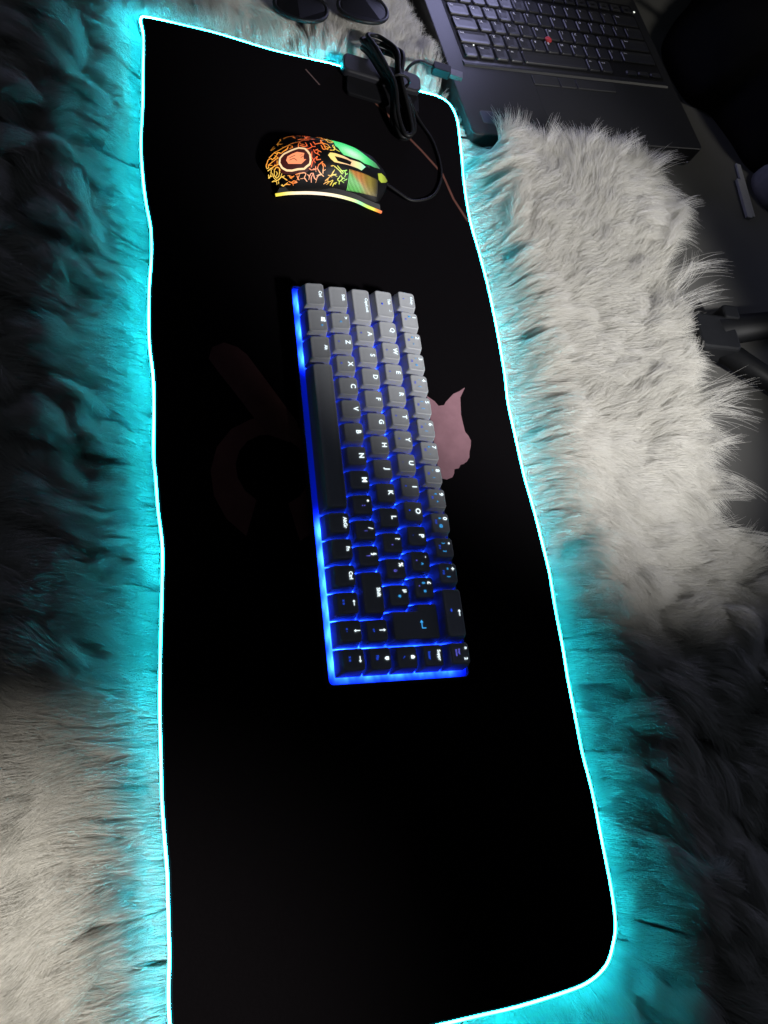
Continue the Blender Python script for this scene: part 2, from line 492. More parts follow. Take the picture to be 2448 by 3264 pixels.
cap_m = make_mat('grey_keycap_plastic', (0.345, 0.357, 0.382), 0.5, 0.35, noise=0.06, scale=500, bump=0.06)
LEG = {MAIN: emit_mat('white_legend', (0.80, 0.94, 1.0), 1.5, None, (.05, .05, .05)), CYAN: emit_mat('cyan_legend', (0.05, 0.42, 0.95), 1.0, None, (.03, .03, .03)),
       BLUE: emit_mat('blue_legend', (0.02, 0.09, 0.95), 0.8, None, (.03, .03, .03)), VIO: emit_mat('violet_legend', (0.16, 0.16, 0.95), 0.8, None, (.03, .03, .03))}
ZB = 0.0118
TOPZ = {4.5: 0.0268, 3.5: 0.0248, 2.5: 0.0236, 1.5: 0.0236, 0.5: 0.0246}
TILT = {4.5: -0.0010, 3.5: -0.0005, 2.5: 0.0, 1.5: 0.0007, 0.5: 0.0010}   # front-to-back rise of the top
def cap_mesh(wu, ry):
    hw = wu * U / 2 - 0.0005; hd = U / 2 - 0.0005
    H = TOPZ[ry] - ZB
    dx, db, dfr = 0.0018, 0.0010, 0.0029
    def lp(t, z, r, ex=0):
        return rrect(-hw + dx * t + ex, -hd + dfr * t + ex, hw - dx * t - ex, hd - db * t - ex, r, z, 4)
    def ti(l):
        return [(px, py, pz + TILT[ry] * (py / hd)) for px, py, pz in l]
    loops = [lp(0.0, 0, .0009), lp(0.04, 0.0012, .0010), lp(.55, H * .62, .0014), ti(lp(.93, H - 0.0009, .0020)), ti(lp(1.0, H - 0.0003, .0022)),
             ti(lp(1.0, H, .0020, .0006)), ti(lp(1.0, H - 0.00022, .0012, .0024))]
    v, f = loft(loops)
    return mesh('keycap', v, f, False)
def top_rect(wu, ry):
    hw = wu * U / 2 - 0.0005; hd = U / 2 - 0.0005
    return -hw + .0018, hw - .0018, -hd + .0029, hd - .0010
caps = {}
def add_legends(obj, leg, rect, H, tilt_hd):
    X0, X1, Y0_, Y1_ = rect
    mains, subs = {}, {}
    for s_, px, py, cap, colr in leg:
        x = X0 + (X1 - X0) * px; y = Y0_ + (Y1_ - Y0_) * py
        g = poly_icon(s_, cap / 1000, x, y, 0) if s_ in ICONS else text_vf(s_, cap / 1000, x, y, 0)
        (mains if colr == MAIN else subs).setdefault(colr, []).append(g)
    for nm, dct in (('legend', mains), ('secondary_legend', subs)):
        if not dct: continue
        V, F, MI = [], [], []
        mats = []
        for ci, (colr, gs) in enumerate(dct.items()):
            mats.append(LEG[colr])
            vv, ff = join_vf(gs)
            o = len(V)
            V += vv
            F += [tuple(i + o for i in q) for q in ff]
            MI += [ci] * len(ff)
        V = [(a, b, H + 0.00016 + tilt_hd * b) for a, b, c in V]
        me = mesh(nm, V, F)
        for m_ in mats: me.materials.append(m_)
        if len(mats) > 1: me.polygons.foreach_set('material_index', MI)
        link(nm, me, None, obj)
for kx, ky, wu, leg in keys:
    key = (wu, ky)
    if key not in caps:
        caps[key] = cap_mesh(wu, ky)
        caps[key].materials.append(cap_m)
    o = link('keycap', caps[key], None, kb, (kx * U - KO[0], ky * U - KO[1], ZB))
    nm = [s_ for s_, *_r_, c_ in leg if c_ == MAIN and s_ not in ICONS]
    if nm: o['label'] = 'grey keycap marked ' + ' '.join(nm)
    add_legends(o, leg, top_rect(wu, ky), TOPZ[ky] - ZB, TILT[ky] / (U / 2))
# L-shaped enter key over two rows
def lshape(t, z, ex=0):
    dx, db, dfr = 0.0018 * t + ex, 0.0010 * t + ex, 0.0029 * t + ex
    g = 0.0005
    xl, xm, xr = 13.5 * U + g + dx, 13.75 * U + g + dx, 15 * U - g - dx
    yb, ym, yt = 2 * U + g + dfr, 3 * U + g + dfr, 4 * U - g - db
    c = 0.0010
    return [(xr, yb + c, z), (xr, yt - c, z), (xr - c, yt, z), (xl + c, yt, z), (xl, yt - c, z), (xl, ym + c, z), (xl + c * .4, ym + c * .4 - .0002, z), (xm - c * .2, ym - .0002, z), (xm, ym - c, z), (xm, yb + c, z), (xm + c, yb, z), (xr - c, yb, z)]
Hh = TOPZ[3.5] - ZB - 0.0004
loops = [lshape(0, 0), lshape(.04, .0012), lshape(.55, Hh * .62), lshape(.93, Hh - .0009), lshape(1, Hh - .0003), lshape(1, Hh, .0005)]
ec = np.array([14.25 * U, 3 * U, 0])
v, f = loft(loops)
# the photographed key is wide at the lower row and stepped on its upper-left side
ent = link('keycap', mesh('enter_keycap', np.array(v) - ec, f), cap_m, kb, (ec[0] - KO[0], ec[1] - KO[1], ZB))
ent['label'] = 'large stepped Enter keycap with bent arrow'
add_legends(ent, [('enter', .5, .5, 6.0, CYAN)], (-.004, .008, -.004, .014), Hh, 0)

# ------------------------------------------------------------------ mouse
MY0, MY1, MXC = -0.0150, 0.0935, -0.1295
def prof(pts, k_, n=400):
    tt = np.linspace(0, 1, n); vv = np.interp(tt, *zip(*pts))
    for _ in range(3):
        k = 9
        vp = np.pad(vv, k, mode='reflect', reflect_type='odd')
        vv = np.convolve(vp, np.ones(2 * k + 1) / (2 * k + 1), 'valid')
    return tt, vv * k_
TW, VW = prof([(0,.013),(.04,.0205),(.1,.0265),(.2,.030),(.32,.0292),(.5,.0272),(.65,.0275),(.8,.029),(.92,.029),(1,.026)], .95)
TH, VH = prof([(0,.008),(.04,.013),(.1,.0195),(.2,.0275),(.33,.0335),(.45,.0355),(.6,.0335),(.75,.0275),(.88,.0195),(1,.0105)], .87)
def msurf(t, a, off=0.0):
    t = np.asarray(t, float); a = np.asarray(a, float)
    def S(t, a):
        w_ = np.interp(t, TW, VW); h_ = np.interp(t, TH, VH)
        c, s_ = np.cos(a), np.sin(a)
        x = w_ * np.sign(c) * np.abs(c) ** .95; z = h_ * np.abs(s_) ** .95
        y = MY0 + (MY1 - MY0) * t
        y = y + .010 * np.where(t < .15, (1 - t / .15) ** 2, 0) * (np.abs(x) / .02) ** 2 - .012 * np.where(t > .85, ((t - .85) / .15) ** 2, 0) * (np.abs(x) / .027) ** 2
        return np.stack([MXC + x, y, z + .001], -1)
    p = S(t, a)
    if off:
        e = 2e-3
        tt = np.clip(t, e, 1 - e); aa = np.clip(a, .05, math.pi - .05)
        n_ = np.cross(S(tt, aa + e * 5) - S(tt, aa - e * 5), S(tt + e, aa) - S(tt - e, aa))
        n_ /= np.linalg.norm(n_, axis=-1, keepdims=True) + 1e-15
        c0 = np.array([MXC, 0.04, 0.0])
        sg = np.sign(((p - c0) * n_).sum(-1, keepdims=True))
        p = p + n_ * sg * off
    return p
FEAT = {"ring":[[[0.225,1.594],[0.175,1.563],[0.122,1.508],[0.095,1.39],[0.088,1.21],[0.105,1.029],[0.138,0.927],[0.175,0.911],[0.215,0.942],[0.263,0.942],[0.28,1.005],[0.302,1.06],[0.307,1.186],[0.302,1.351],[0.288,1.453],[0.268,1.555],[0.225,1.594]]],"logo":[[[0.145,1.39],[0.175,1.445],[0.212,1.477],[0.263,1.414],[0.255,1.312],[0.258,1.225],[0.275,1.217],[0.24,1.092],[0.188,1.115],[0.15,1.139],[0.135,1.264]]],"scar":[[[0.155,1.327],[0.2,1.382]],[[0.155,1.249],[0.188,1.288],[0.21,1.202]],[[0.23,1.351],[0.25,1.382]],[[0.235,1.272],[0.253,1.327]]],"c":[[[0.025,1.547],[0.06,1.696],[0.092,1.704],[0.128,1.751],[0.163,1.783],[0.182,1.814],[0.233,1.83],[0.27,1.909],[0.31,1.893]],[[0.06,1.696],[0.075,1.618],[0.085,1.634],[0.105,1.555],[0.125,1.61],[0.147,1.626],[0.155,1.736],[0.163,1.767]],[[0.0,1.131],[0.02,1.484],[0.04,1.5],[0.045,1.414],[0.07,1.508],[0.08,1.61]],[[0.07,1.508],[0.085,1.422]],[[0.0,1.131],[0.0,0.919],[0.013,1.005],[0.013,1.162],[0.04,1.304],[0.07,1.406],[0.085,1.406]],[[0.0,0.746],[0.02,0.966],[0.048,1.107],[0.07,1.162],[0.085,1.17]],[[0.075,1.343],[0.072,1.162]],[[0.007,0.377],[0.02,0.73],[0.025,0.974]],[[0.0,0.463],[0.0,0.0],[0.007,0.353],[0.022,0.55]],[[0.043,0.919],[0.065,1.084],[0.085,1.021],[0.083,0.848],[0.075,0.699],[0.05,0.55],[0.035,0.652],[0.045,0.88],[0.043,0.919]],[[0.055,0.887],[0.065,0.833],[0.052,0.66]],[[0.025,0.723],[0.03,0.479],[0.045,0.416],[0.072,0.542],[0.092,0.675],[0.128,0.746]],[[0.092,0.675],[0.103,0.833]],[[0.103,0.707],[0.135,0.628],[0.15,0.589]],[[0.018,0.0],[0.028,0.243],[0.048,0.377],[0.058,0.008],[0.075,0.188],[0.068,0.456]],[[0.075,0.188],[0.113,0.393],[0.115,0.306],[0.143,0.448],[0.175,0.456]],[[0.147,0.746],[0.16,0.754],[0.168,0.675],[0.195,0.746]],[[0.158,0.558],[0.18,0.526],[0.195,0.597],[0.223,0.55],[0.19,0.511],[0.158,0.558]],[[0.2,0.785],[0.233,0.817],[0.265,0.833],[0.28,0.793],[0.268,0.683],[0.295,0.565]],[[0.212,0.762],[0.223,0.66],[0.235,0.613]],[[0.233,0.793],[0.223,0.675]],[[0.24,0.652],[0.27,0.668]],[[0.288,0.778],[0.307,0.715],[0.305,0.613]],[[0.307,0.715],[0.315,0.801],[0.335,0.801],[0.32,0.683],[0.328,0.534]],[[0.335,0.785],[0.343,0.675],[0.365,0.605],[0.365,0.691],[0.378,0.762],[0.398,0.762]],[[0.297,0.95],[0.312,0.895],[0.348,0.911],[0.345,1.005]],[[0.348,0.911],[0.352,0.84]],[[0.4,1.147],[0.367,1.037],[0.36,0.935],[0.383,0.817],[0.417,0.715]],[[0.388,1.115],[0.405,0.997],[0.405,0.864],[0.408,0.793]],[[0.388,1.115],[0.415,1.045],[0.42,0.99]],[[0.405,0.864],[0.425,0.919]],[[0.318,1.445],[0.312,1.288],[0.328,1.178],[0.357,1.304],[0.348,1.178],[0.383,1.202]],[[0.328,1.178],[0.32,1.123],[0.312,0.966]],[[0.328,1.178],[0.343,1.092]],[[0.285,1.524],[0.31,1.571],[0.325,1.602],[0.348,1.602]],[[0.312,1.744],[0.323,1.602]],[[0.268,1.547],[0.292,1.547]],[[0.33,1.508],[0.34,1.39],[0.357,1.374],[0.375,1.319]],[[0.34,1.477],[0.365,1.524]],[[0.357,1.374],[0.367,1.477],[0.388,1.429]],[[0.225,1.594],[0.225,1.704],[0.235,1.799]],[[0.235,1.681],[0.263,1.626],[0.288,1.634],[0.278,1.783]],[[0.24,1.736],[0.27,1.696]],[[0.163,1.641],[0.185,1.649],[0.18,1.728]],[[0.335,1.806],[0.348,1.696],[0.395,1.767],[0.398,1.94],[0.422,1.971]],[[0.39,1.673],[0.403,1.524],[0.427,1.547]],[[0.395,1.767],[0.427,1.759]],[[0.393,1.916],[0.41,1.759],[0.42,1.587],[0.438,1.524],[0.443,1.61],[0.468,1.618]],[[0.41,1.759],[0.443,1.736],[0.458,1.626]],[[0.44,2.144],[0.453,1.861],[0.473,1.861],[0.497,1.956]],[[0.455,1.524],[0.49,1.555],[0.5,1.641],[0.482,1.696],[0.492,1.783]],[[0.485,1.657],[0.51,1.594],[0.537,1.555]],[[0.463,1.029],[0.487,1.06],[0.508,1.013],[0.54,0.942],[0.562,0.864],[0.568,0.927],[0.537,1.013],[0.515,1.084]],[[0.54,0.942],[0.562,0.974],[0.58,0.982],[0.598,1.029]],[[0.58,0.982],[0.59,0.887],[0.608,0.935]],[[0.432,0.589],[0.455,0.683],[0.475,0.778],[0.497,0.95]],[[0.448,0.762],[0.475,0.762],[0.515,0.833]],[[0.475,0.778],[0.482,0.715]],[[0.5,0.793],[0.525,0.77]],[[0.425,0.503],[0.445,0.565],[0.473,0.589],[0.497,0.66],[0.48,0.479]],[[0.448,0.487],[0.465,0.558]],[[0.5,0.463],[0.508,0.558],[0.53,0.605]],[[0.55,0.833],[0.53,0.675],[0.547,0.644],[0.57,0.738],[0.555,0.825]],[[0.547,0.644],[0.552,0.589]],[[0.56,0.683],[0.588,0.636]],[[0.57,0.778],[0.588,0.754]],[[0.578,0.683],[0.608,0.778]]],"panel":[[[0.487,2.231],[0.537,2.238],[0.6,2.238],[0.677,2.278],[0.738,2.034],[0.787,1.924],[0.83,1.885],[0.89,1.861],[0.932,1.736],[0.863,1.61],[0.82,1.579],[0.758,1.508],[0.708,1.532],[0.638,1.492],[0.57,1.477],[0.542,1.579],[0.53,1.681],[0.505,1.759],[0.503,2.058]]],"loop":[[[0.438,1.343],[0.455,1.437],[0.495,1.453],[0.555,1.437],[0.62,1.39],[0.672,1.429],[0.72,1.453],[0.765,1.406],[0.725,1.21],[0.69,1.217],[0.618,1.194],[0.542,1.17],[0.49,1.162],[0.46,1.233]]],"hole":[[[0.49,1.351],[0.547,1.359],[0.6,1.351],[0.635,1.335],[0.623,1.217],[0.568,1.21],[0.515,1.217]]],"accent":[[[0.893,1.477],[0.935,1.587],[0.973,1.579],[1.0,1.469],[0.98,1.351],[0.927,1.225],[0.897,1.264]]],"grip":[[[0.615,1.076],[0.888,1.225],[0.888,0.605],[0.62,0.44]]],"strip":[[[0.113,0.0],[0.15,0.0],[0.198,0.102],[0.27,0.173],[0.367,0.196],[0.47,0.204]],[[0.417,0.196],[0.478,0.212],[0.537,0.22],[0.623,0.173],[0.71,0.141],[0.775,0.102],[0.845,0.0],[0.902,0.0],[0.943,0.0]]]}
mouse = empty('gaming_mouse', (MXC, 0.04, 0.0))
tag(mouse, 'black gaming mouse glowing orange, yellow and green in a crackle pattern', 'mouse')
MO = np.array(mouse.location)
shell_m = make_mat('black_mouse_plastic', (0.004, 0.004, 0.0045), 0.5, 0.15, noise=0.2, scale=300, bump=0.05)
nt_, na_ = 64, 40
T_, A_ = np.meshgrid(np.linspace(0, 1, nt_), np.linspace(0, math.pi, na_), indexing='ij')
P_ = (msurf(T_, A_) - MO).reshape(-1, 3)
f = [(i * na_ + j, i * na_ + j + 1, (i + 1) * na_ + j + 1, (i + 1) * na_ + j) for i in range(nt_ - 1) for j in range(na_ - 1)]
f += [tuple(range(na_ - 1, -1, -1)), tuple((nt_ - 1) * na_ + j for j in range(na_))]
shell = link('shell', mesh('mouse_shell', P_, f, True), shell_m, mouse)
sp = [(-99,-7,2.6),(-101,5,5.2),(-101.8,24,8.6),(-101.8,43,9.8),(-101.0,61,8.2),(-99.6,74,5),(-98,87,2.8)]
SP = smooth_path([(a / 1000, b / 1000, c / 1000) for a, b, c in sp], 6)
# foot of the body: a flared skirt that carries the light strip
lo_, hi_ = [], []
mir = np.array([[2 * MXC - p[0] + .002, p[1] + (.004 if p[1] < .01 else 0), p[2]] for p in SP])[::-1]
rim = np.vstack([SP, mir])
ctr = np.array([MXC, .04, 0])
base_l = [tuple(np.array([ctr[0] + (p[0] - ctr[0]) * .93, ctr[1] + (p[1] - ctr[1]) * .96, .0006]) - MO) for p in rim]
rim_l = [tuple(np.array([ctr[0] + (p[0] - ctr[0]) * .975, ctr[1] + (p[1] - ctr[1]) * .985, p[2]]) - MO) for p in rim]
top_l = [tuple(np.array([ctr[0] + (p[0] - ctr[0]) * .86, ctr[1] + (p[1] - ctr[1]) * .95, p[2] + .004]) - MO) for p in rim]
v, f = loft([base_l, rim_l, top_l])
link('skirt', mesh('mouse_skirt', v, f), shell_m, mouse)
def led_color(t, a):
    tp = [0, .10, .20, .33, .42, .50, .60, .72, 1]
    cp = np.array([(1, .36, .045), (1, .38, .04), (1, .23, .03), (1, .12, .035), (1, .27, .03), (.85, .70, .07), (.38, .95, .10), (.06, .85, .20), (.20, .75, .10)])
    c = np.array([np.interp(t, tp, cp[:, k]) for k in range(3)])
    yl = np.clip((1.15 - a) / .3, 0, 1) * np.clip((.17 - t) / .06, 0, 1)
    c = c * (1 - yl) + np.array([1, .62, .10]) * yl
    wht = np.clip((1.05 - a) / .2, 0, 1) * np.clip((t - .2) / .05, 0, 1) * np.clip((.46 - t) / .05, 0, 1)
    c = c + wht * np.array([.1, .3, .2])
    k = 1 - .62 * np.clip((a - 1.62) / .2, 0, 1) * np.clip((.36 - t) / .1, 0, 1)
    return c * k
def color_mesh(name, v, f, cols):
    me = mesh(name, v, f)
    ca = me.color_attributes.new('lit', 'FLOAT_COLOR', 'POINT')
    cc = np.concatenate([np.clip(np.array(cols), 0, 4), np.ones((len(cols), 1))], 1)
    ca.data.foreach_set('color', cc.astype(np.float32).ravel())
    return me
lit_m = emit_mat('lit_translucent_plastic', (1, .5, .1), 1.25, 'lit', (.02, .02, .02))
def ribbon_ta(path, wid, off=0.00025, closed=False, wj=0.0):
    P0 = np.array(path, float)
    # resample in metric-like units
    q = P0 * np.array([.109, .030])
    d = np.r_[0, np.cumsum(np.linalg.norm(np.diff(q, axis=0), axis=1))]
    n = max(2, int(d[-1] / 0.0012) + 1)
    u = np.linspace(0, d[-1], n)
    ta = np.stack([np.interp(u, d, P0[:, 0]), np.interp(u, d, P0[:, 1])], 1)
    p = msurf(ta[:, 0], ta[:, 1], off)
    pn = msurf(ta[:, 0], ta[:, 1], off + 0.001) - p
    tg = np.gradient(p, axis=0)
    if closed:
        tg[0] = tg[-1] = p[1] - p[-2]
    sd = np.cross(tg, pn); sd /= np.linalg.norm(sd, axis=1)[:, None] + 1e-15
    ww = wid / 2 * (1 + wj * rng.uniform(-1, 1, n))
    if not closed:
        ww[0] *= .6; ww[-1] *= .6
    L = p + sd * ww[:, None]; Rr = p - sd * ww[:, None]
    v = np.empty((2 * n, 3)); v[0::2] = L; v[1::2] = Rr
    f = [(2 * i, 2 * i + 1, 2 * i + 3, 2 * i + 2) for i in range(n - 1)]
    return v - MO, f, np.repeat(ta, 2, axis=0)
# crackle lines
V, F, Cc = [], [], []
cr = list(FEAT['c'])
# the far flank, hidden here, carries the same kind of cracks
for _ in range(34):
    t0 = rng.uniform(.05, .62); a0 = rng.uniform(2.0, 2.7)
    pth = [(t0, a0)]
    for k in range(rng.integers(2, 5)):
        pth.append((min(.66, max(.02, pth[-1][0] + rng.uniform(-.05, .05))), min(2.8, max(1.95, pth[-1][1] + rng.uniform(-.25, .25)))))
    cr.append(pth)
# fine side branches off the traced cracks
for pth in list(FEAT['c']):
    for (t0, a0) in pth[1:-1]:
        if rng.random() < .45:
            an = rng.uniform(0, 6.28); ln_ = rng.uniform(.012, .028)
            q = (t0 + ln_ * math.cos(an), a0 + ln_ * 3.6 * math.sin(an))
            if .01 < q[0] < .62 and ((q[0] - .205) / .125) ** 2 + ((q[1] - 1.26) / .42) ** 2 > 1:
                cr.append([(t0, a0), q])
for pth in cr:
    v, f, ta = ribbon_ta(pth, 0.00076 if len(pth) > 2 else 0.0006, .00025 + rng.uniform(0, 6e-5), False, .3)
    o = len(V)
    V += v.tolist(); F += [tuple(i + o for i in q) for q in f]
    Cc += [led_color(t, a) for t, a in ta]
crk = link('crackle_lines', color_mesh('crackle_lines', V, F, Cc), lit_m, mouse)
tag(crk, kind='stuff')
v, f, ta = ribbon_ta(FEAT['ring'][0], 0.0016, .00032, True)
link('logo_ring', color_mesh('logo_ring', v, f, [np.array((1.0, .68, .36)) * (1.05 if a < 1.3 else .85) for t, a in ta]), lit_m, mouse)
def patch_ta(polys, off, cf, name, sub=0.0022):
    bm = bmesh.new()
    ed = []
    sc_ = (.109, .030)
    for pl in polys:
        q = [bm.verts.new((t * sc_[0], a * sc_[1], 0)) for t, a in pl]
        ed += [bm.edges.new((q[i], q[(i + 1) % len(q)])) for i in range(len(q))]
    bmesh.ops.triangle_fill(bm, edges=ed, use_beauty=True)
    for _ in range(3):
        long_ = [e for e in bm.edges if e.calc_length() > sub]
        if not long_: break
        bmesh.ops.subdivide_edges(bm, edges=long_, cuts=1)
        bmesh.ops.triangulate(bm, faces=bm.faces[:])
    bm.verts.index_update()
    ta = np.array([(q.co.x / sc_[0], q.co.y / sc_[1]) for q in bm.verts])
    v = msurf(ta[:, 0], ta[:, 1], off) - MO
    f = [tuple(q.index for q in fc.verts) for fc in bm.faces]
    bm.free()
    return link(name, color_mesh(name, v, f, [cf(t, a) for t, a in ta]), lit_m, mouse)
patch_ta([[(.205 + (t - .205) * 1.35, 1.26 + (a - 1.26) * 1.35) for t, a in FEAT['ring'][0][:-1]]], .00012, lambda t, a: np.array((.040, .0015, .001)) * (1 if a < 1.6 else .5), 'red_glow_patch')  # red LED glow on the shell, painted as a faintly emissive patch
patch_ta([FEAT['logo'][0]], .0003, lambda t, a: np.array((1.0, .30, .13)), 'logo')
V, F, Cc = [], [], []
for pth in FEAT['scar']:
    v, f, ta = ribbon_ta(pth, .0006, .00042)
    o = len(V); V += v.tolist(); F += [tuple(i + o for i in q) for q in f]; Cc += [(.10, .03, .015)] * len(v)
link('logo_lines', color_mesh('logo_lines', V, F, Cc), lit_m, mouse)
def panel_c(t, a):
    hot = math.exp(-((t - .655) / .085) ** 2 - ((a - 1.66) / .16) ** 2)
    fade = 1 - .9 * min(1, max(0, (t - .79) / .12))
    return (np.array((.035, .66, .15)) + hot * np.array((.50, .35, .42))) * fade + (1 - fade) * np.array((.05, .07, .05))
patch_ta([[(t, min(a, 2.3)) for t, a in FEAT['panel'][0]]], .0004, panel_c, 'button_panel')
def loop_c(t, a):
    c = np.array([np.interp(t, [.5, .56, .62, .70, .76, .82], col) for col in ((1, 1, .9, .65, .34, .15), (.72, .62, .52, .85, 1, .85), (.20, .28, .28, .35, .66, .32))])
    if a > 1.52: c = np.array((.16, .80, .36)) if t > .53 else c
    return c
patch_ta([FEAT['loop'][0], FEAT['hole'][0]], .0005, loop_c, 'scroll_surround')
patch_ta([FEAT['accent'][0]], .0004, lambda t, a: np.array((.40, .50, .03)) * (1 - .6 * max(0, (t - .93) / .07)), 'front_accent')
V, F, Cc = [], [], []
g0, g1, g2, g3 = [np.array(q) for q in FEAT['grip'][0]]
for i in range(24):
    u_ = (i + .25) / 24
    top = g0 + (g1 - g0) * u_; bot = g3 + (g2 - g3) * u_
    v, f, ta = ribbon_ta([tuple(top * (1 - k / 6) + bot * k / 6) for k in range(7)], .00078, .0006)
    o = len(V); V += v.tolist(); F += [tuple(q_ + o for q_ in q) for q in f]
    for t, a in ta:
        dn = (g0[1] + (g1[1] - g0[1]) * u_ - a) / .62
        mixv = min(1, max(0, (dn - u_ * 1.3) / .25 + .3))
        c = np.array((.85, .30, .03)) * (1 - mixv) + np.array((.16, .72, .12)) * mixv
        yl = min(1, max(0, (u_ - .35) / .3))
        c = c * (1 - yl) + np.array((.46, .34, .03)) * yl
        Cc.append(c * (1 - .93 * min(1, max(0, (u_ - .72) / .26))) * .8)
grip = link('side_grip', color_mesh('side_grip', V, F, Cc), lit_m, mouse)
tag(grip, kind='stuff')
v, f = tube(SP - MO, .00125, 8)
yy = np.array(v)[:, 1] + MO[1]
tp = [-.008, -.002, .010, .03, .045, .058, .066, .073, .079, .082, .088]
cp = np.array([(.75, .62, .05), (.9, .7, .10), (1, .85, .55), (1, .80, .62), (1, .88, .55), (.75, .9, .35), (.30, .95, .40), (.55, .80, .10), (.70, .75, .08), (1, .32, .03), (.6, .10, .05)])
link('base_light_strip', color_mesh('base_light_strip', v, f, [[np.interp(q, tp, cp[:, k]) * 1.15 for k in range(3)] for q in yy]), lit_m, mouse)
# wheel and cable
wv = tube([(MXC - .0035, .0690, .0175), (MXC + .0035, .0690, .0175)], .0058, 20)
link('scroll_wheel', mesh('scroll_wheel', np.array(wv[0]) - MO, wv[1]), make_mat('wheel_rubber', (.012, .012, .012), .7, .3, noise=.2, scale=300), mouse)
CP = smooth_path([(-.1295, .090, .007), (-.122, .104, .005), (-.117, .120, .0025), (-.128, .142, .002), (-.155, .154, .002), (-.190, .152, .002), (-.215, .140, .003), (-.232, .128, .011)], 8)
v, f = tube(CP - MO, .0013, 8)
link('cable', mesh('mouse_cable', v, f, True), cable_m, mouse)

# ------------------------------------------------------------------ bundle of cable lying over the control box
bnd = empty('cable_bundle', (-0.245, 0.112, 0.010))
tag(bnd, 'black cable coiled and tied in a long bundle across the mouse pad control box', 'cable')
BO = np.array(bnd.location)
for i, (wd, ln, sh, zz) in enumerate([(.017, .0, 0, .0125), (.023, -.003, .002, .0150), (.013, .004, -.003, .0175), (.020, .0, .003, .0195), (.010, .006, .001, .0215)]):
    a_ = [(-.297 - ln, .102 + sh), (-.292 - ln, .102 + sh + wd * .75), (-.275, .112 + sh * .5 + wd * .55), (-.252, .1145 + sh * .4 + wd * .25), (-.236, .1165 + sh * .3 + .002), (-.212, .121 + sh * .3 + wd * .35), (-.193 + ln * .6, .1235 + sh * .5 + wd * .2),
          (-.190 + ln * .6, .120 + sh * .5 - wd * .2), (-.205, .1165 + sh * .4 - wd * .35), (-.232, .112 + sh * .3 - .001), (-.250, .108 + sh * .3 - wd * .25), (-.272, .101 + sh * .5 - wd * .45), (-.289 - ln, .095 + sh - wd * .3)]
    zs = [zz - .010, zz - .008, zz + .001, zz, zz - .001, zz - .008, zz - .0110, zz - .0110, zz - .008, zz - .001, zz, zz + .001, zz - .006]
    pth = smooth_path([(p[0], p[1], max(.0022, q)) for p, q in zip(a_, zs)], 7, True)
    v, f = tube(pth - BO, .0021, 8, True)
    link('cable_loop', mesh('cable_loop', v, f, True), cable_m, bnd)
tie = smooth_path([(-.243, .118 + .0095 * math.cos(k * math.pi / 5), .0165 + .0075 * math.sin(k * math.pi / 5)) for k in range(10)], 4, True)
v, f = tube(tie - BO, .0014, 6, True)
link('cable_tie', mesh('cable_tie', v, f, True), cable_m, bnd)

# ------------------------------------------------------------------ laptop
lap = empty('laptop', (-0.2212, 0.2017, FLOOR_Z), R(98.694))
tag(lap, 'open black laptop with red pointing stick, standing behind the fur rug', 'laptop')
LZ = 0.0250
lap_m = make_mat('laptop_soft_black', (0.013, 0.013, 0.0145), 0.46, 0.5, noise=0.12, scale=900, bump=0.15)
well_m = make_mat('laptop_key_well', (0.006, 0.006, 0.007), 0.7, 0.2, noise=0.2, scale=300)
lkey_m = make_mat('laptop_keycap', (0.020, 0.020, 0.022), 0.42, 0.5, noise=0.12, scale=500, bump=0.1)
link('base', mesh('laptop_base', *rbox(0, 0, .304, .234, .0025, LZ, .006, .0012, 5)), lap_m, lap)
for fx, fy in ((.03, .02), (.274, .02), (.03, .215), (.274, .215)):
    link('foot', mesh('laptop_foot', *rbox(fx - .012, fy - .004, fx + .012, fy + .004, 0, .003, .002)), well_m, lap)
link('key_well', mesh('key_well', *rbox(.0215, .0985, .2915, .2165, LZ - .001, LZ + .0003, .003, .0002)), well_m, lap)
# sloped lip between palm rest and keys
lv = [(.019, .0885, LZ), (.293, .0885, LZ), (.293, .0975, LZ), (.019, .0975, LZ), (.020, .0905, LZ + .0014), (.292, .0905, LZ + .0014), (.292, .0930, LZ + .0014), (.020, .0930, LZ + .0014)]
link('lip', mesh('lip', lv, [(4, 5, 6, 7), (0, 1, 5, 4), (1, 2, 6, 5), (2, 3, 7, 6), (3, 0, 4, 7)]), lap_m, lap)
PX, PY = .0177, .0194
LROWS = [(.1675 + PY, [1] * 13 + [2]), (.1675, [1.5] + [1] * 12 + [1.5]), (.1675 - PY, [1.75] + [1] * 11 + [2.25]), (.1675 - 2 * PY, [2.25] + [1] * 10 + [2.75]), (.1095, [1, 1.15, 1, 1, 4.85, 1, 1])]
kcache = {}
lap_leg = make_mat('laptop_legend_paint', (0.62, 0.62, 0.66), 0.5, 0.3)
def lap_key(xc, yc, wu, hh, s):
    if (wu, hh) not in kcache:
        hw, hd = wu * PX / 2 - .0013, hh / 2 - .0014
        lp = lambda d, z: rrect(-hw + d, -hd + d, hw - d, hd - d, .0022, z, 3)
        v, f = loft([lp(0, 0), lp(.0002, .0012), lp(.0008, .0020), lp(.0022, .0018), lp(.0042, .0015)])
        kcache[(wu, hh)] = mesh('laptop_keycap', v, f, False)
        kcache[(wu, hh)].materials.append(lkey_m)
    o = link('keycap', kcache[(wu, hh)], None, lap, (xc, yc, LZ + .0004))
    if s:
        cap_ = .0030 if len(s) == 1 else .0019
        v, f = text_vf(s, cap_, 0, 0, 0)
        xs = [p[0] for p in v]
        dx_ = -(wu * PX / 2 - .0013) + .0030 - (min(xs) if xs else 0)
        v = [(a + dx_, b + (hh / 2 - .0014) - .0040, .00215) for a, b, c in v]
        link('legend', mesh('laptop_legend', v, f), lap_leg, o)
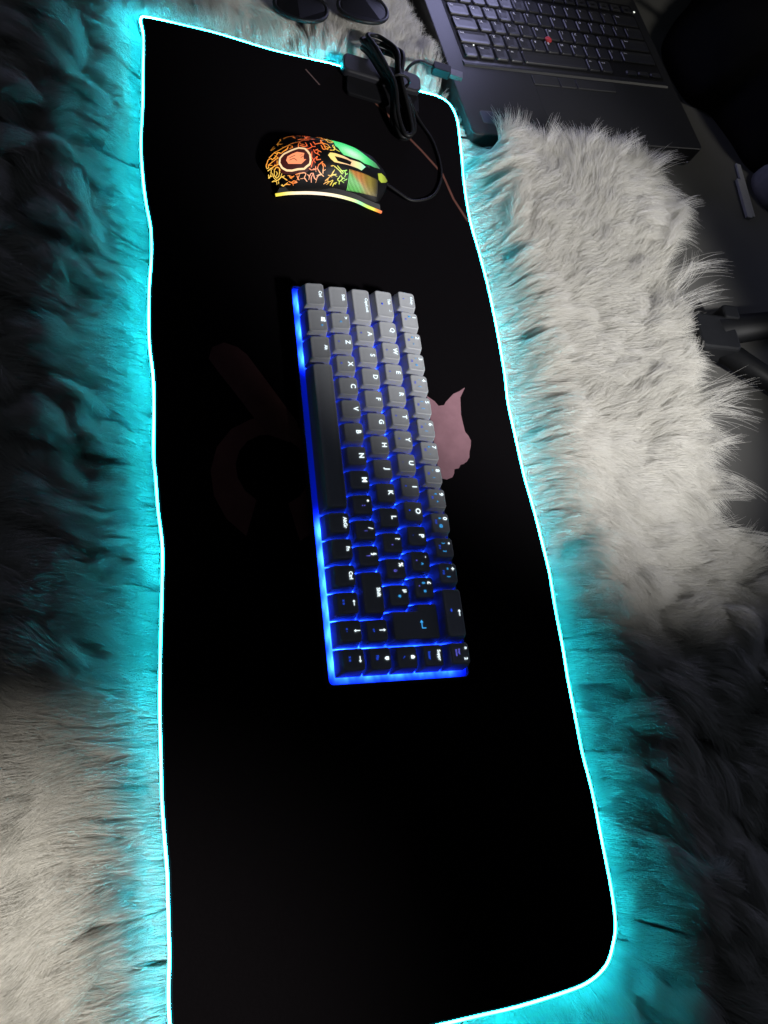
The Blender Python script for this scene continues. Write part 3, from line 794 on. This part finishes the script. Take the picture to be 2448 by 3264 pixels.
for ri, (yc, ws) in enumerate(LROWS):
    x = .0235
    for ki, wu in enumerate(ws):
        lap_key(x + wu * PX / 2, yc, wu, PY, LAP[ri][ki] if ki < len(LAP[ri]) else '')
        x += wu * PX
for k in range(16):
    lap_key(.0235 + (k + .5) * PX * 15 / 16, .2060, 15 / 16, .0135, '')
# arrow keys in the lower right
for k in range(3):
    lap_key(.0235 + (12 + k + .5) * PX, .1045, 1, .0097, '')
tpz = [(.0040, 0), (.0042, .0018), (.0034, .0028), (.0018, .0033)]
lo_ = [[(r_ * math.cos(2 * math.pi * k / 14), r_ * math.sin(2 * math.pi * k / 14), z_) for k in range(14)] for r_, z_ in tpz]
v, f = loft(lo_)
ps = link('pointing_stick', mesh('pointing_stick', v, f, True), make_mat('red_rubber', (.42, .035, .04), .7, .3, noise=.2, scale=900), lap, (.1415, .1385, LZ + .0012))
for bx0, bx1 in ((.100, .1335), (.1350, .1560), (.1575, .2100)):
    link('button', mesh('track_button', *rbox(bx0, .0730, bx1, .0860, LZ - .001, LZ + .0011, .0015, .0007)), lkey_m, lap)
link('touchpad', mesh('touchpad', *rbox(.100, .010, .2100, .0715, LZ - .001, LZ + .0002, .003, .0001)), lap_m, lap)
stk = make_mat('sticker_rim', (.075, .075, .09), .5, .4, noise=.2, scale=300)
stk2 = make_mat('sticker_face', (.035, .04, .07), .35, .5, noise=.3, scale=300)
s1 = link('sticker', mesh('sticker', *rbox(.0175, .0145, .0345, .0305, LZ - .0001, LZ + .00025, .002, .0001)), stk, lap)
link('sticker_face', mesh('sticker_face', *rbox(.0183, .0153, .0337, .0297, LZ, LZ + .0004, .0016, .0001)), stk2, s1)
dot_m = emit_mat('tiny_white_light', (.95, 1, .9), 1.1)
def dot(x, y, r=.0009, z=LZ + .0003):
    v, f = loft([[(x + r * math.cos(2 * math.pi * k / 10), y + r * math.sin(2 * math.pi * k / 10), z + q) for k in range(10)] for q in (0, .0004)])
    link('indicator_light', mesh('indicator_light', v, f), dot_m, lap)
dot(.294, .206, .0012)
dot(.0385, .1165, .0008, LZ + .0025)
# lid, leaning back beyond the top of the picture
la = R(22)
lid_m = lap_m
def lidp(x, s_, d):       # s_ up the lid, d out of its inner face
    return (x, .2300 + s_ * math.sin(la) - d * math.cos(la), LZ + s_ * math.cos(la) + d * math.sin(la))
def lid_box(x0_, x1_, s0, s1, d0, d1):
    v = [lidp(a, b, c) for c in (d0, d1) for a, b in ((x0_, s0), (x1_, s0), (x1_, s1), (x0_, s1))]
    return v, [(3, 2, 1, 0), (4, 5, 6, 7), (0, 1, 5, 4), (1, 2, 6, 5), (2, 3, 7, 6), (3, 0, 4, 7)]
lid = link('lid', mesh('laptop_lid', *lid_box(0, .304, .002, .206, -.007, 0)), lap_m, lap)
for hx in (.035, .235):
    v, f = tube([(hx, .2300, LZ + .001), (hx + .034, .2300, LZ + .001)], .0045, 10)
    link('hinge', mesh('laptop_hinge', v, f, True), well_m, lap)
scr_m = emit_mat('lit_screen', (.55, .56, 1.0), 6.5, None, (.02, .02, .02))
dark_m = emit_mat('dark_screen', (.05, .05, .09), .15, None, (.02, .02, .02))
link('screen', mesh('laptop_screen', *lid_box(.013, .150, .016, .196, -.0005, .0004)), scr_m, lid)
link('screen', mesh('laptop_screen_dark', *lid_box(.150, .291, .016, .196, -.0005, .0004)), dark_m, lid)

# ------------------------------------------------------------------ sunglasses on the rug
sg = empty('sunglasses', (-0.343, 0.066, 0.006), R(106))
tag(sg, 'black sunglasses lying on the fur beyond the mouse pad', 'sunglasses')
gl_m = make_mat('glasses_frame', (.006, .006, .007), .5, .25, noise=.2, scale=300)
ln_m = make_mat('dark_lens', (.004, .004, .005), .5, .15, noise=.2, scale=60)
def lens_loop(cx, sx, k_, z):
    pts = []
    for k in range(28):
        a = 2 * math.pi * k / 28
        x = math.cos(a); y = math.sin(a)
        yy = y * (.019 if y > 0 else .023)
        xx = x * .0265 * (1 - .12 * max(0, -y))
        pts.append((cx + sx * xx * k_, yy * k_ - .004, z - .004 * (xx / .0265) ** 2 * 1.2))
    return pts
for sx in (-1, 1):
    cx = sx * .0335
    v, f = loft([lens_loop(cx, sx, .96, .000), lens_loop(cx, sx, .96, .0016)])
    link('lens', mesh('lens', v, f), ln_m, sg)
    v, f = tube(lens_loop(cx, sx, 1.0, .0008), .0021, 8, True)
    link('rim', mesh('lens_rim', v, f, True), gl_m, sg)
    tp_ = smooth_path([(sx * .060, .010, .001), (sx * .066, .022, .000), (sx * .062, .070, .000), (sx * .050, .125, -.003)], 6)
    v, f = tube(tp_, [.0038] * 8 + [.0028] * (len(tp_) - 8), 8)
    link('temple', mesh('temple', v, f, True), gl_m, sg)
v, f = tube(smooth_path([(-.060, .010, .001), (-.034, .0165, .0025), (-.010, .010, .003), (.010, .010, .003), (.034, .0165, .0025), (.060, .010, .001)], 5), .0032, 8)
link('bridge', mesh('bridge', v, f, True), gl_m, sg)

# ------------------------------------------------------------------ things on the floor to the right
bag = empty('black_bag', (-0.52, 0.70, FLOOR_Z))
tag(bag, 'limp black cloth bag lying on the floor beside the laptop', 'bag')
bag_m = make_mat('black_bag_cloth', (0.0065, 0.0055, 0.006), .9, .1, noise=.35, scale=60, bump=.3)
from mathutils import noise as mn
nu, nv = 56, 22
V = []
edge = [(-.10, .15), (-.04, .17), (.055, .185), (.10, .172), (.155, .13), (.185, .105), (.24, .09), (.27, .0), (.22, -.14), (.0, -.24), (-.22, -.2), (-.26, 0), (-.2, .14)]
# outline in bag space: x -> world -y side, y -> height of the lump above floor
bo = [(-568, 600), (-520, 560), (-476, 528), (-447, 515), (-410, 517), (-372, 531), (-361, 560), (-340, 573), (-318, 583), (-280, 600), (-262, 660), (-300, 780), (-450, 860), (-620, 830), (-680, 720), (-640, 640)]
B_ = smooth_path([(a / 1000 + .52, b / 1000 - .70, 0) for a, b in bo], 4, True)
nb = len(B_)
loops = []
for j in range(12):
    u_ = j / 11
    k_ = math.cos(u_ * math.pi / 2) ** .55
    z_ = .115 * math.sin(u_ * math.pi / 2)
    lp = []
    for p in B_:
        q = Vector((p[0] * max(k_, .02) + .03 * u_, p[1] * max(k_, .02) + .02 * u_, z_))
        h_ = mn.noise(q * 14) * .012 * min(1, u_ * 3) + mn.noise(q * 40) * .004 * min(1, u_ * 3)
        lp.append((q.x, q.y, max(0.0, q.z + h_)))
    loops.append(lp)
v, f = loft(loops)
link('body', mesh('bag_body', v, f, True), bag_m, bag)
st = smooth_path([(.03, -.09, .10), (-.03, -.15, .135), (-.10, -.13, .14), (-.13, -.06, .12), (-.12, .0, .10)], 6)
v, f = tube(st, .006, 8)
link('strap', mesh('bag_strap', v, f, True), make_mat('bag_strap_web', (.03, .028, .03), .8, .2, noise=.3, scale=300), bag)

stand = empty('stand_base', (-0.015, 0.47, FLOOR_Z))
tag(stand, 'black splayed stand foot on the floor right of the fur rug', 'stand')
st_m = make_mat('stand_black_plastic', (.007, .0075, .009), .55, .25, noise=.25, scale=200, bump=.1)
link('hub', mesh('stand_hub', *rbox(-.019, -.062, .021, -.012, .008, .034, .006, .003, 4)), st_m, stand)
link('knob', mesh('stand_knob', *rbox(-.031, -.024, -.015, -.004, .012, .036, .004, .002, 4)), st_m, stand)
def bar(a, b, ra, rb):
    return tube([a, ((a[0] + b[0]) / 2, (a[1] + b[1]) / 2, (a[2] + b[2]) / 2), b], [ra, (ra + rb) / 2, rb], 10)
v, f = bar((-.006, -.03, .021), (-.062, .20, .012), .0155, .0120)
link('leg', mesh('stand_leg', v, f, True), st_m, stand)
v, f = bar((.006, -.03, .018), (.075, .10, .011), .0125, .0105)
link('leg', mesh('stand_leg', v, f, True), st_m, stand)
v, f = bar((.0, -.05, .018), (.02, -.10, .010), .012, .010)
link('leg', mesh('stand_leg', v, f, True), st_m, stand)

pale_m = make_mat('pale_plastic', (.42, .42, .45), .6, .3, noise=.15, scale=200)
sl = link('plastic_strip', mesh('plastic_strip', *join_vf([rbox(-.041, -.0035, .038, .0035, 0, .003, .001), rbox(-.015, -.0105, .042, -.0030, .0003, .0042, .001)])), pale_m)
sl.location = (-.243, .577, FLOOR_Z); sl.rotation_euler = (0, 0, -.06)
tag(sl, 'pale narrow plastic strip lying on the grey floor by the black bag', 'strip')
lump = []
for j in range(9):
    u_ = j / 8; k_ = math.cos(u_ * math.pi / 2) ** .6
    lp = []
    for k in range(32):
        a = 2 * math.pi * k / 32
        q = Vector((math.cos(a) * .042 * max(k_, .03), math.sin(a) * .05 * max(k_, .03), .035 * math.sin(u_ * math.pi / 2)))
        q += Vector((0, 0, mn.noise(q * 50) * .005 * min(1, u_ * 3)))
        lp.append((q.x, q.y, max(0, q.z)))
    lump.append(lp)
v, f = loft(lump)
gl = link('grey_cloth', mesh('grey_cloth', v, f, True), make_mat('grey_wool', (.17, .17, .19), .95, .1, noise=.3, scale=150, bump=.4))
gl.location = (-.250, .642, FLOOR_Z)
tag(gl, 'crumpled grey cloth on the floor next to the pale plastic strip', 'cloth')

# ------------------------------------------------------------------ shaggy fur rug
rug_poly = smooth_path([(x / 1000, y / 1000, 0) for x, y in [(-470,-250),(-480,0),(-455,120),(-418,142),(-350,154),(-280,166),(-228,178),(-196,192),(-196,240),(-212,320),(-222,385),(-190,405),(-140,402),(-95,392),(-40,378),(10,366),(58,366),(110,356),(157,350),(205,366),(250,405),(330,520),(620,560),(660,300),(640,-120),(560,-260),(100,-285)]], 4, True)[:, :2]
RZ = FLOOR_Z + 0.0025
def inside(P, poly):
    c = np.zeros(len(P), bool)
    x, y = P[:, 0], P[:, 1]
    n = len(poly)
    for i in range(n):
        x1_, y1_ = poly[i]; x2_, y2_ = poly[(i + 1) % n]
        cond = ((y1_ > y) != (y2_ > y)) & (x < (x2_ - x1_) * (y - y1_) / (y2_ - y1_ + 1e-15) + x1_)
        c ^= cond
    return c
def seg_dist(P, poly):
    best = np.full(len(P), 1e9); nx_ = np.zeros((len(P), 2))
    n = len(poly)
    for i in range(n):
        a = poly[i]; b = poly[(i + 1) % n]
        ab = b - a
        t = np.clip(((P - a) @ ab) / (ab @ ab + 1e-15), 0, 1)
        q = a + t[:, None] * ab
        dv = P - q
        d = np.linalg.norm(dv, axis=1)
        m = d < best
        best[m] = d[m]; nx_[m] = dv[m]
    return best, nx_
def vnoise(P, scale, seed):
    """smooth value noise in -1..1"""
    r_ = np.random.default_rng(seed)
    g = r_.uniform(-1, 1, (64, 64))
    q = P / scale + 1000
    i = np.floor(q).astype(int); fr = q - i
    fr = fr * fr * (3 - 2 * fr)
    i0, j0 = i[:, 0] % 64, i[:, 1] % 64
    i1, j1 = (i0 + 1) % 64, (j0 + 1) % 64
    return (g[i0, j0] * (1 - fr[:, 0]) + g[i1, j0] * fr[:, 0]) * (1 - fr[:, 1]) + (g[i0, j1] * (1 - fr[:, 0]) + g[i1, j1] * fr[:, 0]) * fr[:, 1]
pad_line = outline[::3]
NS = 850000
lo2, hi2 = rug_poly.min(0), rug_poly.max(0)
roots = rng.uniform(lo2, hi2, (int(NS * 2.0), 2))
roots = roots[inside(roots, rug_poly)]
inm = inside(roots, pad_line)
dm, nv_ = seg_dist(roots, pad_line)
keep = ~(inm & (dm > 0.012))
roots, inm, dm, nv_ = roots[keep][:NS], inm[keep][:NS], dm[keep][:NS], nv_[keep][:NS]
out_n = nv_ / (np.linalg.norm(nv_, axis=1, keepdims=True) + 1e-9)
out_n[inm] *= -1
sd_pad = np.where(inm, -dm, dm)                  # signed distance outside the pad
N = len(roots)
from mathutils import kdtree
def clumps(spacing, seed):
    r_ = np.random.default_rng(seed)
    gx_ = np.arange(lo2[0] - spacing, hi2[0] + spacing, spacing); gy_ = np.arange(lo2[1] - spacing, hi2[1] + spacing, spacing)
    C_ = np.stack(np.meshgrid(gx_, gy_, indexing='ij'), -1).reshape(-1, 2)
    C_ = C_ + r_.uniform(-.5, .5, C_.shape) * spacing
    kd = kdtree.KDTree(len(C_))
    for i, p in enumerate(C_): kd.insert((p[0], p[1], 0), i)
    kd.balance()
    idx = np.array([kd.find((p[0], p[1], 0))[1] for p in roots])
    return C_, idx
C1, i1 = clumps(0.021, 3)
C2, i2 = clumps(0.0055, 4)
def flow(P):
    x, y = P[:, 0], P[:, 1]
    left = y < 0.04
    axl = -0.25 + 1.15 * (x - 0.05)              # combing on the near side of the pad
    ang_l = np.arctan2(-np.ones_like(x), np.clip(axl, -.75, .45))
    # far side: upward at the laptop end, outward in the middle, raked back lower down
    xs = [-.25, -.18, -.10, 0.0, .07, .14, .22, .32, .45, .62]
    aa = [2.75, 2.45, 2.25, 2.05, 1.62, 1.25, 1.10, .75, .60, .55]
    ang_r = np.interp(x, xs, aa)
    near_edge = np.clip((y - .33) / .08, 0, 1)
    ang_r = ang_r + near_edge * np.interp(x, [-.2, -.05, .1, .2], [-.35, -.05, 0, .5])
    ang_t = np.full_like(x, 2.6) - (y - .05) * 2   # behind the pad, towards the top
    ang = np.where(left, ang_l, ang_r)
    top = np.clip((-.24 - x) / .05, 0, 1)
    ang = np.where(left, ang * (1 - top * .0), ang * (1 - top) + ang_t * top)
    return ang
ang = flow(roots)
ang = ang + .55 * vnoise(roots, .075, 21) + .16 * vnoise(roots, .03, 22)
r1 = np.random.default_rng(31)
ca_, cz_, cl_, cp_ = r1.normal(0, .13, len(C1)), r1.normal(0, .0016, len(C1)), r1.uniform(.88, 1.15, len(C1)), r1.uniform(0, 6.28, len(C1))
rough = np.clip((C1[:, 0] - .20) / .06, 0, 1) * (C1[:, 1] > .2) + np.clip((.22 - C1[:, 0]) / .06, 0, 1) * (C1[:, 1] < -.125)
ca_ = ca_ * (1 + 1.9 * rough); cz_ = cz_ * (1 + 2.2 * rough); cl_ = 1 + (cl_ - 1) * (1 + 1.2 * rough)
r2 = np.random.default_rng(32)
da_, dz_, dp_ = r2.normal(0, .12, len(C2)), r2.normal(0, .0012, len(C2)), r2.uniform(0, 6.28, len(C2))
ang = ang + ca_[i1] + da_[i2] + rng.normal(0, .11, N)
dirv = np.stack([np.cos(ang), np.sin(ang)], 1)
k = np.clip(1 - sd_pad / .042, 0, 1)[:, None] ** .8
dirv = dirv * (1 - .85 * k) + out_n * 1.1 * k
dirv /= np.linalg.norm(dirv, axis=1, keepdims=True) + 1e-9
L = .046 * cl_[i1] * rng.uniform(.75, 1.2, N)
de, _ = seg_dist(roots, rug_poly)
edge_k = np.clip(1 - de / .05, 0, 1)
right_edge = edge_k * (roots[:, 1] > .19) * (roots[:, 0] < .25)
L = L * (1 + .45 * right_edge * rng.uniform(0, 1, N))
hump = .0060 * vnoise(roots, .055, 41) + .0018 * vnoise(roots, .022, 42)
Z = .0305 + hump + cz_[i1] + dz_[i2] + rng.normal(0, .0012, N)
Z = Z * np.interp(sd_pad, [-.02, -.004, 0, .010, .022, .04, .06, .09], [.50, .66, .78, .97, 1.10, 1.14, 1.08, 1.0])
rside = np.clip((roots[:, 1] - .12) / .04, 0, 1) * np.clip((.45 - roots[:, 0]) / .15, 0, 1)
Z = Z * (1 + rside * np.interp(sd_pad, [0, .008, .018, .030, .05, .08], [0, .04, .20, .24, .10, 0]))
top_flat = np.clip((-.27 - roots[:, 0]) / .04, 0, 1)
Z = Z * (1 - .35 * top_flat)
Z = np.clip(Z, .010, .056)
NP_ = 7
sarr = np.linspace(0, 1, NP_)
ph1, ph2 = cp_[i1], dp_[i2]
perp = np.stack([-dirv[:, 1], dirv[:, 0]], 1)
pts = np.empty((N, NP_, 3), np.float32)
o1 = roots - C1[i1]; o2 = roots - C2[i2]
for j, s_ in enumerate(sarr):
    hz = L * (.30 * s_ + .58 * s_ ** 1.8)
    lat = (.0030 * np.sin(ph1 + 2.6 * s_) + .0020 * np.sin(ph2 + 5.0 * s_)) * s_
    xy = roots + dirv * hz[:, None] + perp * lat[:, None] - o1 * ((.22 + .26 * rough[i1])[:, None] * s_ ** 1.3) - o2 * (.16 * s_ ** 1.1)
    zz = Z * (1 - (1 - s_) ** 1.9) - .0085 * s_ ** 3 * (L / .046) + .0006 * np.sin(ph2 * 3 + 7 * s_)
    pts[:, j, :2] = xy
    pts[:, j, 2] = RZ + .0005 + zz
# stray wisps at the far edge
wisp = []
for wx, wy, wa, wl, cur in [(-.072,.412,2.15,.085,-.5),(-.060,.414,2.0,.060,.7),(-.032,.405,2.2,.078,-.4),(-.10,.415,2.4,.05,.3),(-.13,.418,2.2,.05,.2),(.060,.408,1.66,.085,.1),(.068,.407,1.50,.078,-.2),(.076,.405,1.75,.070,.3),(.110,.402,1.45,.06,.3),(.13,.398,1.3,.07,-.4),(.02,.402,1.2,.045,1.4),(-.2,.25,2.7,.055,.2),(-.205,.29,2.9,.055,-.3),(-.21,.33,2.6,.06,-.3),(-.215,.37,2.5,.06,-.4),(-.21,.41,2.3,.06,-.3),(-.16,.424,2.0,.05,-.2),(.15,.40,1.0,.05,.5),(.19,.42,.9,.06,.4)]:
    wy = wy - (.012 if wx < -.12 else .024 if wx < .0 else .038)
    for q in range(46):
        r0 = np.array([wx, wy]) + rng.normal(0, .0045, 2)
        a0 = wa + rng.normal(0, .10); ll = wl * rng.uniform(.6, 1.1)
        pp = []
        x_, y_, a_ = r0[0], r0[1], a0
        for j, s_ in enumerate(sarr):
            pull = .75 * s_
            pp.append((x_ - (r0[0] - wx) * pull, y_ - (r0[1] - wy) * pull, RZ + .006 + .030 * (1 - (1 - s_) ** 2) + rng.normal(0, .0003)))
            a_ += cur / (NP_ - 1)
            x_ += math.cos(a_) * ll / (NP_ - 1); y_ += math.sin(a_) * ll / (NP_ - 1)
        wisp.append(pp)
pts = np.concatenate([pts, np.array(wisp, np.float32)], 0)
NT = len(pts)
rug_v = [(p[0], p[1], RZ) for p in rug_poly]
rug_lo = [(p[0], p[1], FLOOR_Z + 0.0006) for p in rug_poly]
v, f = loft([rug_lo, rug_v])
me = mesh('rug_backing', v, f)
hc = bpy.data.hair_curves.new('fur_pile')
hc.add_curves([NP_] * NT)
hc.position_data.foreach_set('vector', pts.reshape(-1).astype(np.float32))
rad = np.interp(sarr, [0, .35, .8, 1], [.00012, .00012, .00009, .00004]).astype(np.float32)
ar = hc.attributes.get('radius') or hc.attributes.new('radius', 'FLOAT', 'POINT')
ar.data.foreach_set('value', np.tile(rad, NT))
hide_m = make_mat('rug_backing', (.30, .27, .22), .95, .1, noise=.3, scale=120, bump=.3)
fur_m = bpy.data.materials.new('cream_fur')
fur_m.use_nodes = True
nt = fur_m.node_tree
nt.nodes.remove(nt.nodes['Principled BSDF'])
out = nt.nodes['Material Output']
df = nt.nodes.new('ShaderNodeBsdfDiffuse'); tr = nt.nodes.new('ShaderNodeBsdfTranslucent'); mx = nt.nodes.new('ShaderNodeMixShader')
hi = nt.nodes.new('ShaderNodeHairInfo'); rp = nt.nodes.new('ShaderNodeValToRGB')
rp.color_ramp.elements[0].color = (.74, .725, .68, 1); rp.color_ramp.elements[1].color = (.86, .85, .82, 1)
nt.links.new(hi.outputs['Random'], rp.inputs[0])
nt.links.new(rp.outputs[0], df.inputs[0]); nt.links.new(rp.outputs[0], tr.inputs[0])
mx.inputs[0].default_value = .58
nt.links.new(df.outputs[0], mx.inputs[1]); nt.links.new(tr.outputs[0], mx.inputs[2]); nt.links.new(mx.outputs[0], out.inputs[0])
me.materials.append(hide_m)
hc.materials.append(fur_m)
rug = link('fur_rug', me)
tag(rug, 'shaggy cream faux fur rug lying under the black mouse pad', 'rug', None, 'stuff')
pile = link('pile', hc, None, rug)
tag(pile, kind='stuff')
